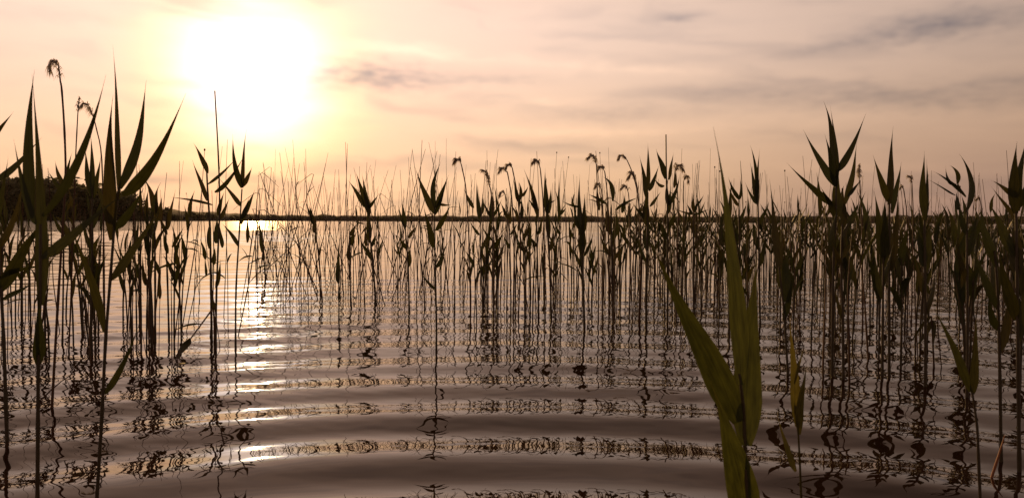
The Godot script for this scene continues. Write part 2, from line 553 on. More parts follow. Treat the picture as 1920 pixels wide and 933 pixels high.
# ------------------------------------------------------------------ the scene
func _ready() -> void:
	rng.seed = 20240611
	lens_basis = Basis.from_euler(Vector3(deg_to_rad(-2.08), 0, deg_to_rad(0.25)))
	var cam := Camera3D.new()
	cam.name = "camera"
	cam.fov = rad_to_deg(2.0 * atan(466.5 / FOCAL))
	cam.near = 0.05
	cam.far = 9000.0
	cam.transform = Transform3D(lens_basis, EYE)
	var glass := CameraAttributesPhysical.new()
	glass.frustum_focal_length = 12.0 * FOCAL / 466.5
	glass.frustum_focus_distance = 4.0
	glass.exposure_aperture = 22.0
	glass.frustum_near = 0.05
	glass.frustum_far = 9000.0
	cam.attributes = glass
	add_child(cam)
	cam.current = true

	var env := Environment.new()
	env.background_mode = Environment.BG_SKY
	var pano := PanoramaSkyMaterial.new()
	pano.panorama = ImageTexture.create_from_image(make_sky())
	env.sky = Sky.new()
	env.sky.sky_material = pano
	env.tonemap_mode = Environment.TONE_MAPPER_LINEAR
	env.tonemap_exposure = 1.0
	env.fog_enabled = true
	env.fog_density = 0.00006
	env.fog_light_color = Color(0.95, 0.85, 0.75)
	env.sdfgi_enabled = true
	env.ssao_enabled = true
	env.ssil_enabled = true
	var we := WorldEnvironment.new()
	we.name = "world"
	we.environment = env
	add_child(we)

	var sun := DirectionalLight3D.new()
	sun.name = "sun"
	sun.light_energy = 0.7
	sun.light_color = Color(1.0, 0.78, 0.5)
	sun.light_angular_distance = 1.0
	sun.shadow_enabled = true
	var toward := lens_basis * Vector3((476.0 - 960.0) / FOCAL, -(138.0 - 466.5) / FOCAL, -1.0)
	sun.basis = Basis.looking_at(-toward.normalized(), Vector3.UP)
	add_child(sun)

	materials()
	make_water()
	make_shore()
	make_trees()
	left_reeds()
	middle_reeds()
	right_reeds()
	seed_heads()
	crowd()

func materials() -> void:
	M.water = plain(Color(0.034, 0.014, 0.006), 0.02)
	M.water.metallic_specular = 0.42
	M.far_water = plain(Color(0.034, 0.014, 0.006), 0.1)
	M.far_water.metallic_specular = 0.48
	var nt := NoiseTexture2D.new()
	var nn := noise(77, 4)
	nn.frequency = 0.012
	nt.noise = nn
	nt.width = 512
	nt.height = 512
	nt.seamless = true
	nt.as_normal_map = true
	nt.bump_strength = 1.0
	M.far_water.normal_enabled = true
	M.far_water.normal_texture = nt
	M.far_water.normal_scale = 0.75
	M.far_water.uv1_triplanar = true
	M.far_water.uv1_world_triplanar = true
	M.far_water.uv1_scale = Vector3(0.22, 0.22, 0.5)
	M.leaf = []
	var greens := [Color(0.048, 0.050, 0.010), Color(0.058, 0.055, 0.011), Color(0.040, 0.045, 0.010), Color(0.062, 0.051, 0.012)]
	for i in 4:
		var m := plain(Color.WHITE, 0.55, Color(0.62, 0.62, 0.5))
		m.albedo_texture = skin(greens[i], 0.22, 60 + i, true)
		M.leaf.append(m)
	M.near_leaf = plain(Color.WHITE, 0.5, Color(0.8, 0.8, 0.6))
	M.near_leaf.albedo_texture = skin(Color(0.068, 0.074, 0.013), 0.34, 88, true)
	M.young = plain(Color.WHITE, 0.5, Color(1.0, 1.0, 0.8))
	M.young.albedo_texture = skin(Color(0.125, 0.105, 0.018), 0.25, 91, true)
	M.stem = plain(Color(0.065, 0.042, 0.018), 0.5)
	M.straw = []
	for c in [Color(0.100, 0.042, 0.017), Color(0.078, 0.032, 0.013), Color(0.13, 0.062, 0.026)]: M.straw.append(plain(c, 0.6))
	M.red_straw = plain(Color(0.30, 0.10, 0.04), 0.55)
	M.plume = plain(Color(0.17, 0.10, 0.07), 0.8, Color(0.9, 0.85, 0.8))
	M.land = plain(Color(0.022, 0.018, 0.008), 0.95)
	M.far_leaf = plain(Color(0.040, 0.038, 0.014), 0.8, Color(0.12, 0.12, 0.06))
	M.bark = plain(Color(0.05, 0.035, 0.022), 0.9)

func left_reeds() -> void:
	reed("tall reed at the lower left corner with swollen blades wrapped along its thick straight stem", [69, 960, 70, 800, 71, 680, 74, 560, 75, 420], 1.1,
		[[60, 408, 52, 270, 64, 145, 20], [76, 572, 76, 400, 60, 164, 23], [72, 684, 72, 630, 73, 552, 22], [80, 405, 148, 295, 191, 155, 17], [78, 484, 140, 436, 225, 368, 22], [66, 420, 45, 360, 27, 268, 14]], 8)
	reed("left edge reed with one long blade sweeping up and right into the picture", [10, 760, 6, 640, 0, 540, -14, 400, -20, 300], 1.7,
		[[-18, 345, 30, 308, 73, 262, 14], [-20, 262, 0, 240, 22, 211, 8], [0, 545, 38, 480, 92, 398, 24], [0, 520, 36, 505, 84, 500, 10], [4, 562, 34, 545, 64, 529, 11], [-10, 420, 4, 360, 12, 300, 10], [-8, 470, 20, 420, 40, 350, 14]], 7)
	reed("tallest left reed with a fan of broad pointed blades reaching highest into the sky", [179, 960, 190, 780, 197, 640, 206, 520, 214, 420, 222, 350], 1.25,
		[[209, 450, 204, 320, 211, 193, 24], [222, 372, 219, 235, 211, 100, 11], [225, 354, 256, 268, 272, 162, 20], [226, 364, 280, 312, 342, 186, 22], [195, 622, 168, 520, 130, 425, 16], [205, 524, 250, 468, 300, 385, 19],
		[195, 738, 226, 690, 258, 610, 13], [212, 430, 240, 400, 268, 352, 16], [214, 420, 196, 390, 176, 330, 14]], 7)
	reed("left reed with three short upright blades just right of the bent seed heads", [168, 668, 170, 560, 172, 440, 172, 350], 0, [[171, 372, 163, 322, 158, 281, 13], [172, 368, 172, 310, 169, 256, 11], [173, 372, 181, 335, 187, 295, 11], [172, 430, 182, 400, 196, 352, 9], [170, 470, 160, 440, 152, 405, 9], [170, 500, 178, 480, 190, 440, 8]], 5)
	reed("small left reed with a spread pair of blades below the tall hooked seed head", [116, 645, 118, 500, 119, 346], 0, [[120, 352, 109, 328, 103, 304, 10], [118, 350, 126, 315, 134, 288, 7], [113, 358, 102, 342, 90, 322, 8], [119, 400, 132, 380, 146, 362, 7], [118, 440, 106, 420, 96, 396, 8]], 4)
	reed("left reed whose long blade hangs beside the wooded point with its tip turned outward", [290, 640, 290, 520, 289, 420], 0, [[291, 405, 284, 368, 270, 336, 14], [293, 410, 293, 380, 295, 350, 9], [300, 415, 300, 392, 303, 368, 11], [289, 462, 282, 430, 262, 402, 9], [290, 470, 300, 440, 318, 420, 8]], 5)
	reed("slim left reed with paired blades opening right, second stem left of the bare water gap", [316, 628, 313, 520, 310, 440, 312, 400], 0,
		[[299, 517, 294, 498, 285, 478, 8], [299, 560, 298, 535, 300, 500, 9], [321, 526, 330, 510, 338, 492, 8], [322, 463, 333, 445, 343, 426, 8], [312, 440, 304, 420, 297, 395, 9], [312, 430, 318, 402, 327, 358, 11], [314, 475, 309, 455, 305, 430, 9]], 4)
	reed("slim left reed with two spindle blades one above the other on a straight stem", [283, 650, 281, 540, 277, 430], 0, [[277, 482, 275, 455, 272, 420, 9], [281, 522, 280, 500, 277, 470, 7], [278, 440, 283, 415, 290, 385, 8], [272, 535, 268, 510, 266, 476, 8]], 4)
	reed("reed left of the sun's path with a short blunt blade bent at the very top", [396, 640, 395, 540, 393, 430, 389, 365, 387, 324], 0,
		[[388, 325, 378, 296, 362, 271, 12], [388, 376, 375, 340, 361, 302, 10], [398, 384, 360, 375, 318, 370, 6], [385, 486, 381, 468, 375, 446, 9], [386, 518, 385, 500, 384, 478, 6], [400, 496, 401, 480, 402, 462, 10]], 5, "leafy_reed", "reed")
	reed("tall thin-tipped reed left of the sun's path with slim blades crossing to both sides", [404, 655, 405, 555, 408, 470, 411, 390, 409, 300, 402, 170], 0,
		[[389, 345, 415, 325, 441, 297, 7], [402, 360, 428, 338, 456, 292, 10], [451, 386, 436, 366, 410, 334, 10], [408, 404, 412, 384, 420, 360, 10], [412, 412, 420, 394, 429, 372, 9], [405, 456, 405, 430, 406, 402, 13], [392, 466, 391, 440, 394, 412, 10],
		[416, 464, 414, 444, 410, 420, 9], [446, 461, 434, 440, 416, 420, 9], [404, 540, 410, 515, 412, 488, 9]], 4)
	reed("reed beside the sun's glare crowned by three upright blades on a clean stem", [441, 645, 442, 540, 449, 420, 453, 354], 0, [[455, 352, 455, 305, 462, 246, 9], [453, 352, 441, 312, 436, 256, 13], [455, 349, 464, 332, 471, 314, 10], [452, 410, 465, 385, 476, 358, 12], [452, 420, 459, 395, 466, 372, 9], [463, 455, 464, 430, 462, 404, 8]], 4)
	# a broken reed lying over, its leaf touching the water
	var straw: Material = M.straw[0]
	reed("broken dry reed bent over so that its leaf dips into the water", [402, 640, 401, 600, 399, 577], 0, [[402, 580, 398, 566, 393, 552, 10]], 5, "broken_reed", "reed", straw)
	var d := on_water(402, 640)
	var snapped := get_child(get_child_count() - 1)
	var bent := PackedVector3Array([spot(399, 577, d) - snapped.position, spot(378, 606, d * 0.95) - snapped.position, spot(354, 638, d * 0.89) - snapped.position])
	part("snapped_stem", tube(bent, 0.0034, 0.0026, 6, 4), straw, snapped)
	for b in [[354, 636, 342, 655, 319, 680, 0.034], [356, 634, 336, 660, 343, 686, 0.016], [376, 607, 345, 611, 315, 627, 0.009]]:
		var near := 0.95 if b[1] < 620 else 0.89
		part("leaf", blade(spot(b[0], b[1], d * near) - snapped.position, spot(b[2], b[3], d * (near - 0.02)) - snapped.position, spot(b[4], b[5], d * (near - 0.05)) - snapped.position, b[6], Vector3(0.1, 0.2, 1), 0.2, 10), M.leaf[3], snapped)
	bare_stem(spot(68, 752, on_water(68, 752)), spot(156, 684, on_water(100, 740)), 0.0022, "thin dry stalk slanting low over the water near the lower left corner", "")

func middle_reeds() -> void:
	var straw: Material = M.straw[1]
	reed("short reed in the sun's path with one folded blade below the shore line", [497, 520, 494, 480, 491, 430], 0, [[491, 473, 488, 440, 485, 414, 9], [495, 490, 494, 475, 496, 455, 5]], 3)
	reed("reed right of the sun's path with a short split tuft crossing the shore line", [600, 548, 598, 480, 589, 430], 0, [[586, 420, 583, 402, 580, 385, 9], [585, 418, 579, 396, 572, 374, 5], [588, 436, 589, 420, 588, 400, 10], [591, 456, 592, 440, 591, 424, 6], [598, 480, 600, 468, 602, 452, 5]], 3)
	reed("isolated sturdy reed right of the sun's path with a narrow spray of stiff upright blades", [704, 568, 699, 490, 693, 440, 691, 392], 0,
		[[691, 402, 680, 362, 667, 325, 13], [692, 405, 686, 365, 678, 330, 12], [683, 388, 669, 362, 654, 340, 10], [691, 391, 700, 378, 709, 364, 7], [692, 455, 691, 420, 688, 385, 12], [697, 462, 701, 450, 707, 436, 8], [697, 487, 686, 468, 674, 448, 10], [686, 462, 685, 446, 685, 420, 7]], 4)
	reed("thin reed with drooping side blades just left of the isolated sturdy reed", [657, 560, 656, 500, 656, 440], 0, [[656, 442, 662, 430, 669, 420, 8], [654, 462, 660, 445, 666, 430, 9], [655, 488, 653, 470, 657, 450, 10], [682, 420, 672, 417, 661, 415, 4]], 3)
	reed("reed with a thick spindle of folded blades below the horizon right of the glitter", [635, 602, 635, 545, 634, 500], 0, [[635, 531, 633, 500, 637, 452, 11], [635, 563, 635, 550, 635, 530, 6]], 3)
	reed("reed with a forked right blade standing midway between the sturdy reed and the hooked one", [767, 582, 765, 500, 759, 420], 0, [[759, 429, 757, 404, 753, 378, 11], [757, 424, 751, 404, 746, 385, 6], [765, 446, 773, 435, 782, 422, 8], [763, 467, 755, 456, 745, 440, 9], [766, 500, 768, 480, 764, 456, 9]], 4)
	reed("large middle reed with a low stem bare down to the ring waves and sickle blades", [818, 655, 818, 600, 816, 500, 814, 430, 815, 390], 0,
		[[816, 400, 798, 366, 780, 317, 15], [815, 390, 813, 345, 826, 306, 12], [816, 390, 828, 362, 840, 330, 11], [823, 383, 834, 384, 846, 384, 6], [817, 431, 832, 410, 843, 382, 12], [813, 464, 804, 428, 796, 388, 15], [817, 502, 827, 486, 833, 466, 10], [816, 542, 803, 530, 789, 511, 7], [815, 402, 826, 376, 834, 340, 9]], 4)
	reed("middle reed with a low left blade just right of the round dark seed head", [905, 580, 902, 500, 900, 412], 0, [[888, 390, 879, 374, 870, 354, 9], [900, 412, 896, 380, 894, 340, 10], [901, 405, 905, 384, 904, 362, 8], [899, 440, 890, 430, 880, 412, 7], [901, 470, 911, 450, 917, 432, 8]], 3)
	reed("middle reed with three evenly fanned blades under the feathery pale seed head", [925, 585, 924, 500, 922, 420], 0, [[921, 414, 921, 388, 921, 358, 10], [924, 408, 932, 392, 941, 374, 7], [920, 406, 912, 392, 903, 373, 7], [923, 450, 913, 440, 904, 424, 7], [924, 470, 933, 452, 941, 440, 7]], 3)
	reed("middle reed with a drooping curved top blade under the pair of close seed heads", [984, 595, 982, 500, 978, 384], 0, [[976, 382, 968, 360, 963, 335, 10], [977, 374, 976, 356, 973, 340, 8], [979, 368, 985, 360, 990, 348, 7], [979, 410, 978, 390, 979, 368, 9], [981, 450, 990, 430, 996, 410, 7], [980, 470, 972, 455, 966, 436, 7]], 3)
	reed("middle reed with low V shaped blades left of the two close seed heads", [958, 590, 957, 500, 955, 420], 0, [[955, 412, 946, 396, 939, 380, 8], [956, 466, 950, 454, 943, 439, 7], [957, 440, 964, 430, 972, 416, 7], [956, 420, 957, 400, 958, 372, 7]], 3)
	reed("middle reed with a long left leaning blade beneath the single nodding seed head", [1010, 590, 1008, 500, 1006, 415], 0, [[1009, 408, 999, 365, 986, 325, 11], [1007, 394, 1001, 370, 997, 341, 8], [1006, 392, 999, 384, 990, 372, 7], [1006, 462, 999, 452, 990, 439, 8], [1008, 440, 1014, 424, 1018, 400, 8]], 4)
	reed("upright middle reed with a tall sword blade and a level twig to its right", [1034, 592, 1031, 500, 1027, 410], 0, [[1026, 400, 1023, 362, 1023, 320, 12], [1029, 400, 1031, 378, 1034, 352, 11], [1030, 382, 1036, 378, 1042, 374, 4], [1029, 446, 1027, 410, 1026, 384, 12], [1031, 470, 1036, 450, 1040, 428, 9]], 4)
	reed("slender middle reed with a needle top left of the thick dark reed", [1052, 590, 1051, 500, 1050, 412], 0, [[1050, 412, 1048, 376, 1048, 330, 8], [1051, 402, 1056, 396, 1062, 390, 6], [1051, 440, 1045, 430, 1040, 412, 6]], 3)
	reed("thick dark middle reed wrapped in upright blades with a level blade to its left", [1096, 612, 1094, 540, 1092, 460, 1090, 400], 0,
		[[1090, 452, 1087, 395, 1087, 332, 14], [1086, 430, 1080, 410, 1076, 384, 9], [1092, 440, 1096, 405, 1096, 366, 13], [1088, 388, 1070, 384, 1053, 376, 5], [1092, 476, 1092, 440, 1094, 410, 17], [1096, 480, 1106, 458, 1112, 436, 8], [1090, 500, 1080, 480, 1074, 462, 8]], 5)
	reed("bushy middle reed with a drooping top blade and long side blades under three seed heads", [1150, 600, 1148, 500, 1146, 390], 0,
		[[1149, 377, 1146, 346, 1131, 334, 10], [1138, 382, 1120, 372, 1104, 364, 7], [1154, 394, 1174, 380, 1199, 370, 7], [1124, 394, 1121, 372, 1119, 348, 9], [1167, 399, 1170, 382, 1170, 362, 9], [1144, 440, 1140, 410, 1142, 376, 13], [1150, 450, 1156, 420, 1154, 388, 13], [1145, 480, 1133, 460, 1124, 436, 8], [1149, 490, 1164, 468, 1174, 450, 8]], 5)
	reed("tall middle reed with a tight sheaf of upright swords left of the pale-stemmed reed", [1212, 610, 1212, 540, 1214, 440, 1215, 360], 0,
		[[1213, 372, 1208, 334, 1201, 296, 12], [1216, 355, 1216, 312, 1215, 272, 9], [1217, 358, 1226, 338, 1235, 312, 10], [1213, 424, 1212, 390, 1212, 352, 16], [1208, 409, 1198, 396, 1187, 380, 9], [1219, 387, 1229, 374, 1239, 360, 7], [1213, 470, 1214, 436, 1216, 396, 14], [1212, 490, 1202, 470, 1196, 440, 9]], 5)
	reed("tall middle reed with a needle tip and small crooked seed heads tangled on its right", [1252, 600, 1252, 500, 1252, 400, 1250, 340, 1249, 252], 0,
		[[1249, 335, 1240, 306, 1232, 282, 13], [1254, 337, 1259, 312, 1262, 288, 8], [1246, 348, 1236, 346, 1227, 332, 7], [1252, 384, 1251, 362, 1252, 336, 10], [1254, 384, 1266, 362, 1274, 328, 10], [1264, 352, 1266, 336, 1264, 318, 7], [1253, 430, 1262, 410, 1272, 396, 8], [1252, 450, 1244, 430, 1238, 410, 9], [1254, 400, 1256, 376, 1258, 350, 10]], 4)
	reed("middle reed with a star of thin level blades left of the big foreground blade", [1302, 600, 1301, 500, 1300, 410], 0,
		[[1300, 396, 1300, 380, 1299, 364, 8], [1299, 400, 1293, 392, 1288, 380, 6], [1302, 398, 1306, 388, 1308, 374, 6], [1300, 402, 1284, 398, 1266, 391, 5], [1302, 402, 1316, 398, 1332, 391, 5], [1301, 440, 1300, 418, 1300, 396, 12], [1302, 392, 1312, 378, 1320, 366, 6], [1301, 470, 1310, 452, 1316, 436, 8]], 4)

func right_reeds() -> void:
	reed("nearest reed, in the right foreground, with huge broad green blades reaching out of the frame", [1404, 985, 1400, 900, 1397, 830, 1394, 760, 1386, 700], 0.85,
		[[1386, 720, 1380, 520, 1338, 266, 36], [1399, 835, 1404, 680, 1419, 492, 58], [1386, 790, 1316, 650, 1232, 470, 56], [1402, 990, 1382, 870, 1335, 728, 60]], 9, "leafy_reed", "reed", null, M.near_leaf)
	reed("small yellowish young reed standing low on the water right of the huge foreground blades", [1504, 960, 1500, 860, 1496, 790], 1.0,
		[[1496, 800, 1489, 700, 1483, 600, 19], [1498, 815, 1503, 750, 1512, 685, 16], [1494, 884, 1476, 840, 1459, 775, 13], [1490, 720, 1500, 680, 1508, 650, 5], [1496, 780, 1493, 770, 1487, 742, 9]], 5, "leafy_reed", "reed", M.young, M.young)
	reed("right reed whose single long spindle blade stands just behind the foreground blades", [1478, 705, 1472, 600, 1466, 540, 1461, 500], 0, [[1461, 504, 1456, 440, 1443, 345, 20], [1474, 566, 1474, 520, 1478, 462, 24], [1470, 600, 1480, 560, 1486, 516, 14], [1466, 540, 1462, 500, 1470, 420, 12]], 5)
	reed("right reed with a narrow crown of three spears above the foreground blade's edge", [1426, 610, 1424, 500, 1422, 400, 1421, 378], 0, [[1421, 382, 1418, 320, 1408, 278, 9], [1422, 380, 1420, 340, 1425, 285, 10], [1421, 384, 1414, 345, 1408, 308, 10], [1420, 382, 1410, 368, 1398, 342, 8], [1423, 420, 1434, 400, 1442, 376, 9], [1424, 470, 1416, 440, 1412, 410, 11], [1424, 500, 1432, 470, 1436, 436, 11]], 4)
	reed("small V bladed right reed between the huge foreground blade and the three spears", [1388, 600, 1387, 480, 1386, 374], 0, [[1386, 374, 1376, 356, 1366, 334, 9], [1387, 374, 1390, 356, 1388, 334, 7], [1385, 386, 1376, 372, 1366, 350, 8], [1386, 420, 1394, 400, 1400, 382, 8], [1386, 450, 1378, 430, 1374, 404, 9]], 4)
	reed("big star shaped right reed, the tallest there, with blades spreading like fingers", [1561, 706, 1562, 600, 1564, 480, 1568, 400, 1568, 350], 0,
		[[1568, 352, 1562, 262, 1546, 199, 16], [1569, 350, 1568, 280, 1558, 206, 10], [1566, 347, 1540, 304, 1510, 248, 17], [1562, 383, 1528, 356, 1480, 308, 15], [1566, 348, 1558, 300, 1549, 256, 13], [1572, 320, 1594, 284, 1622, 218, 16],
		[1586, 382, 1598, 330, 1608, 270, 14], [1590, 368, 1602, 354, 1616, 336, 8], [1575, 406, 1570, 360, 1572, 312, 22], [1566, 410, 1556, 380, 1540, 352, 12], [1564, 480, 1562, 440, 1570, 390, 15], [1577, 486, 1588, 468, 1598, 446, 9], [1578, 490, 1568, 474, 1558, 460, 8], [1586, 420, 1602, 400, 1612, 376, 10]], 6)
	reed("leaning companion stem with lower blades just right of the big star shaped reed", [1582, 712, 1581, 600, 1578, 500, 1580, 420], 0, [[1580, 470, 1586, 436, 1598, 404, 12], [1580, 500, 1570, 478, 1561, 452, 10], [1581, 560, 1594, 520, 1604, 490, 9], [1581, 600, 1572, 570, 1566, 536, 9], [1580, 430, 1584, 400, 1582, 366, 14]], 6)
	reed("tall right reed with two clean spears in a V beyond the star shaped reed", [1668, 702, 1668, 600, 1668, 480, 1668, 382], 0, [[1668, 384, 1671, 316, 1675, 245, 15], [1666, 378, 1654, 340, 1639, 295, 15], [1673, 400, 1682, 352, 1690, 308, 12], [1672, 508, 1680, 440, 1685, 364, 16], [1669, 470, 1667, 430, 1668, 390, 18]], 6)
	reed("right reed with broad lower blades close against the reed with two clean spears", [1655, 706, 1656, 600, 1657, 480], 0, [[1656, 484, 1650, 425, 1641, 365, 20], [1658, 500, 1660, 440, 1660, 380, 20], [1655, 560, 1646, 520, 1642, 480, 12], [1656, 540, 1664, 500, 1676, 462, 12]], 6)
	reed("right reed with one broad upright blade like a paddle", [1736, 725, 1736, 600, 1735, 480, 1734, 412], 0, [[1735, 414, 1732, 350, 1733, 290, 17], [1736, 412, 1739, 360, 1738, 304, 10], [1733, 500, 1728, 460, 1722, 410, 17], [1738, 510, 1742, 460, 1748, 412, 14], [1735, 560, 1726, 520, 1716, 480, 12], [1737, 590, 1748, 550, 1754, 505, 12]], 6)
	reed("right reed with hooked finger blades bending left over its neighbour", [1814, 740, 1815, 620, 1814, 500, 1814, 394], 0,
		[[1814, 394, 1822, 336, 1799, 294, 13], [1796, 345, 1796, 324, 1781, 311, 9], [1812, 369, 1784, 342, 1753, 323, 8], [1793, 366, 1768, 352, 1740, 335, 5], [1794, 346, 1778, 336, 1776, 312, 7], [1797, 393, 1796, 378, 1793, 360, 11], [1796, 346, 1800, 352, 1812, 370, 6], [1814, 440, 1804, 410, 1798, 372, 12], [1815, 480, 1826, 440, 1832, 400, 14], [1814, 530, 1802, 490, 1796, 450, 13]], 6)
	reed("blurred broad reed at the right edge with thick blades rising side by side", [1912, 860, 1910, 700, 1908, 520, 1906, 396], 1.55,
		[[1906, 400, 1902, 336, 1909, 272, 20], [1910, 396, 1912, 330, 1926, 262, 16], [1900, 370, 1884, 352, 1860, 340, 10], [1902, 412, 1884, 380, 1860, 352, 9], [1912, 390, 1922, 360, 1936, 328, 14], [1904, 480, 1880, 430, 1858, 384, 20], [1908, 520, 1906, 460, 1902, 400, 24], [1906, 600, 1890, 540, 1872, 470, 22], [1911, 640, 1926, 560, 1934, 480, 20]], 8)
	reed("blurred low reed near the right edge with long blades leaning left over the water", [1878, 870, 1876, 720, 1872, 560, 1866, 470], 1.6, [[1868, 500, 1850, 440, 1838, 390, 18], [1872, 560, 1866, 500, 1870, 420, 18], [1874, 620, 1860, 590, 1856, 548, 14], [1876, 660, 1890, 600, 1896, 520, 16], [1872, 580, 1846, 520, 1826, 470, 15]], 7)
	reed("low forked reed leaf pair standing near the lower right, its stem sinking out of sight", [1836, 870, 1833, 800, 1824, 735], 1.25, [[1822, 735, 1792, 660, 1755, 580, 17], [1825, 738, 1829, 680, 1831, 580, 16]], 6)
	reed("reed with dead bent blades hanging to the water below the paddle shaped blade", [1752, 690, 1750, 640, 1747, 592], 0, [[1747, 592, 1726, 616, 1703, 650, 7], [1748, 600, 1736, 626, 1714, 652, 10], [1748, 600, 1752, 620, 1750, 660, 10]], 4, "broken_reed", "reed", M.straw[1], M.leaf[3])
	bare_stem(spot(1861, 893, on_water(1861, 893)), spot(1885, 816, on_water(1861, 893)), 0.0028, "short reddish broken stalk poking up at the lower right corner", "").get_child(0).material_override = M.red_straw
	for s in [[1544, 690, 1549, 470, "between the small yellowish reed and the star shaped reed"], [1596, 720, 1598, 440, "right of the star shaped reed's two stems, bare to its foot"], [1628, 675, 1612, 480, "leaning left between the star shaped reed and the two clean spears"]]:
		var dd := on_water(s[0], s[1])
		bare_stem(spot(s[0], s[1], dd), spot(s[2], s[3], dd), 0.004, "dark bare stalk standing " + s[4], "")

func seed_heads() -> void:
	plumed("tallest left reed stem topped by a hooked seed head like a closed loop", [96, 768, 108, 560, 117, 420, 122, 334, 120, 249, 115, 171], [112, 152, 109, 126, 104, 116, 97, 114, 92, 122, 93, 132], 24, 70, 5)
	plumed("left reed stem with a thin upright tufted seed head", [128, 660, 134, 500, 140, 316, 143, 250], [145, 212, 146, 198, 148, 182], 12, 26, 3)
	plumed("left reed stem with a dark drooping curl of a seed head bent leftward", [196, 650, 194, 480, 190, 302, 180, 242], [174, 220, 170, 208, 164, 197, 156, 193, 151, 198], 17, 60, 3)
	plumed("middle reed stem with a compact round dark seed head, alone against the sky", [882, 590, 880, 470, 874, 360, 867, 318], [864, 306, 861, 299, 856, 298, 852, 303], 15, 70, 3)
	plumed("middle reed stem with a feathery pale seed head bowed to the left", [926, 590, 926, 480, 924, 400, 920, 356], [918, 350, 915, 334, 911, 322, 905, 319], 15, 60, 3)
	plumed("middle reed stem with the left one of two close nodding seed heads", [962, 590, 964, 470, 960, 380, 952, 326], [949, 322, 945, 316, 940, 315, 936, 321], 14, 55, 3)
	plumed("middle reed stem with the right one of two close nodding seed heads", [972, 595, 976, 480, 972, 380, 962, 322], [960, 314, 957, 308, 952, 308, 948, 314], 13, 55, 3)
	plumed("middle reed stem with a small low seed head under the two close ones", [950, 585, 951, 470, 950, 395, 948, 370], [947, 364, 944, 359, 940, 360, 937, 365], 11, 40, 2.5)
	plumed("middle reed stem with a drooping open hand of seed above the left leaning blade", [1022, 590, 1021, 480, 1019, 390, 1014, 325], [1012, 312, 1009, 303, 1005, 300, 1000, 304], 15, 60, 3)
	plumed("first of two curved seed heads right of the thick dark reed, the higher one", [1122, 600, 1122, 480, 1121, 390, 1119, 318], [1118, 308, 1115, 295, 1110, 291, 1104, 295], 15, 60, 3)
	plumed("second of two curved seed heads right of the thick dark reed, lower and darker", [1142, 600, 1142, 480, 1140, 380, 1135, 328], [1133, 320, 1130, 313, 1125, 312, 1121, 318], 12, 50, 3)
	plumed("middle reed stem arching left under a dark sickle shaped seed head", [1198, 600, 1202, 480, 1198, 380, 1188, 330], [1176, 300, 1170, 292, 1164, 291, 1159, 297], 12, 55, 3)
	plumed("middle reed stem with a loose hanging seed head touching the tight sheaf of swords", [1200, 595, 1203, 480, 1199, 390, 1195, 352], [1193, 340, 1189, 328, 1184, 324, 1179, 332], 18, 55, 3)
	plumed("middle reed stem with a short pale seed head left of the tight sheaf of swords", [1180, 590, 1182, 480, 1181, 400, 1179, 366], [1178, 360, 1175, 351, 1171, 348, 1166, 352], 13, 45, 2.5)
	plumed("middle reed stem with a little seed head half hidden among the bushy reed's blades", [1130, 590, 1131, 480, 1130, 390, 1128, 358], [1127, 354, 1124, 346, 1120, 344, 1116, 350], 12, 40, 2.5)
	plumed("middle reed stem with a brown seed head tangled right of the needle tipped reed", [1268, 595, 1270, 480, 1272, 390, 1268, 330], [1267, 322, 1269, 312, 1275, 309, 1281, 318], 16, 55, 3)
	plumed("middle reed stem with a hooked seed head farthest right in the tangle", [1276, 595, 1280, 480, 1282, 400, 1282, 350], [1282, 340, 1285, 330, 1289, 330, 1291, 340], 12, 40, 2.5)
	plumed("right reed stem with a narrow ragged seed head right of the star shaped reed", [1618, 620, 1618, 480, 1616, 400, 1613, 345], [1612, 338, 1611, 322, 1612, 310], 14, 45, 3)
	plumed("right reed stem with a thin crooked seed head left of the paddle shaped blade", [1710, 600, 1712, 480, 1713, 400, 1711, 350], [1711, 344, 1709, 333, 1704, 330], 11, 35, 2.5)
	plumed("right reed stem with a small curled seed head low beside the two clean spears", [1702, 610, 1703, 480, 1701, 400, 1696, 360], [1695, 354, 1692, 348, 1688, 352], 9, 30, 2.5)
	plumed("right reed stem with a tiny curled seed head right of the hooked finger blades", [1842, 590, 1844, 480, 1843, 410, 1840, 382], [1839, 376, 1836, 370, 1832, 373], 9, 30, 2.5)

func clumped(x: float) -> float:            # draws most reeds towards uneven clumps
	if rng.randf() < 0.4: return x
	var k := roundf(x / 47.0)
	return k * 47.0 + 17.0 * sin(k * 2.7) + rng.randfn() * 8.0

func lean_words(lean: float) -> String:
	return "leaning left" if lean < -9.0 else "leaning right" if lean > 9.0 else "standing upright"

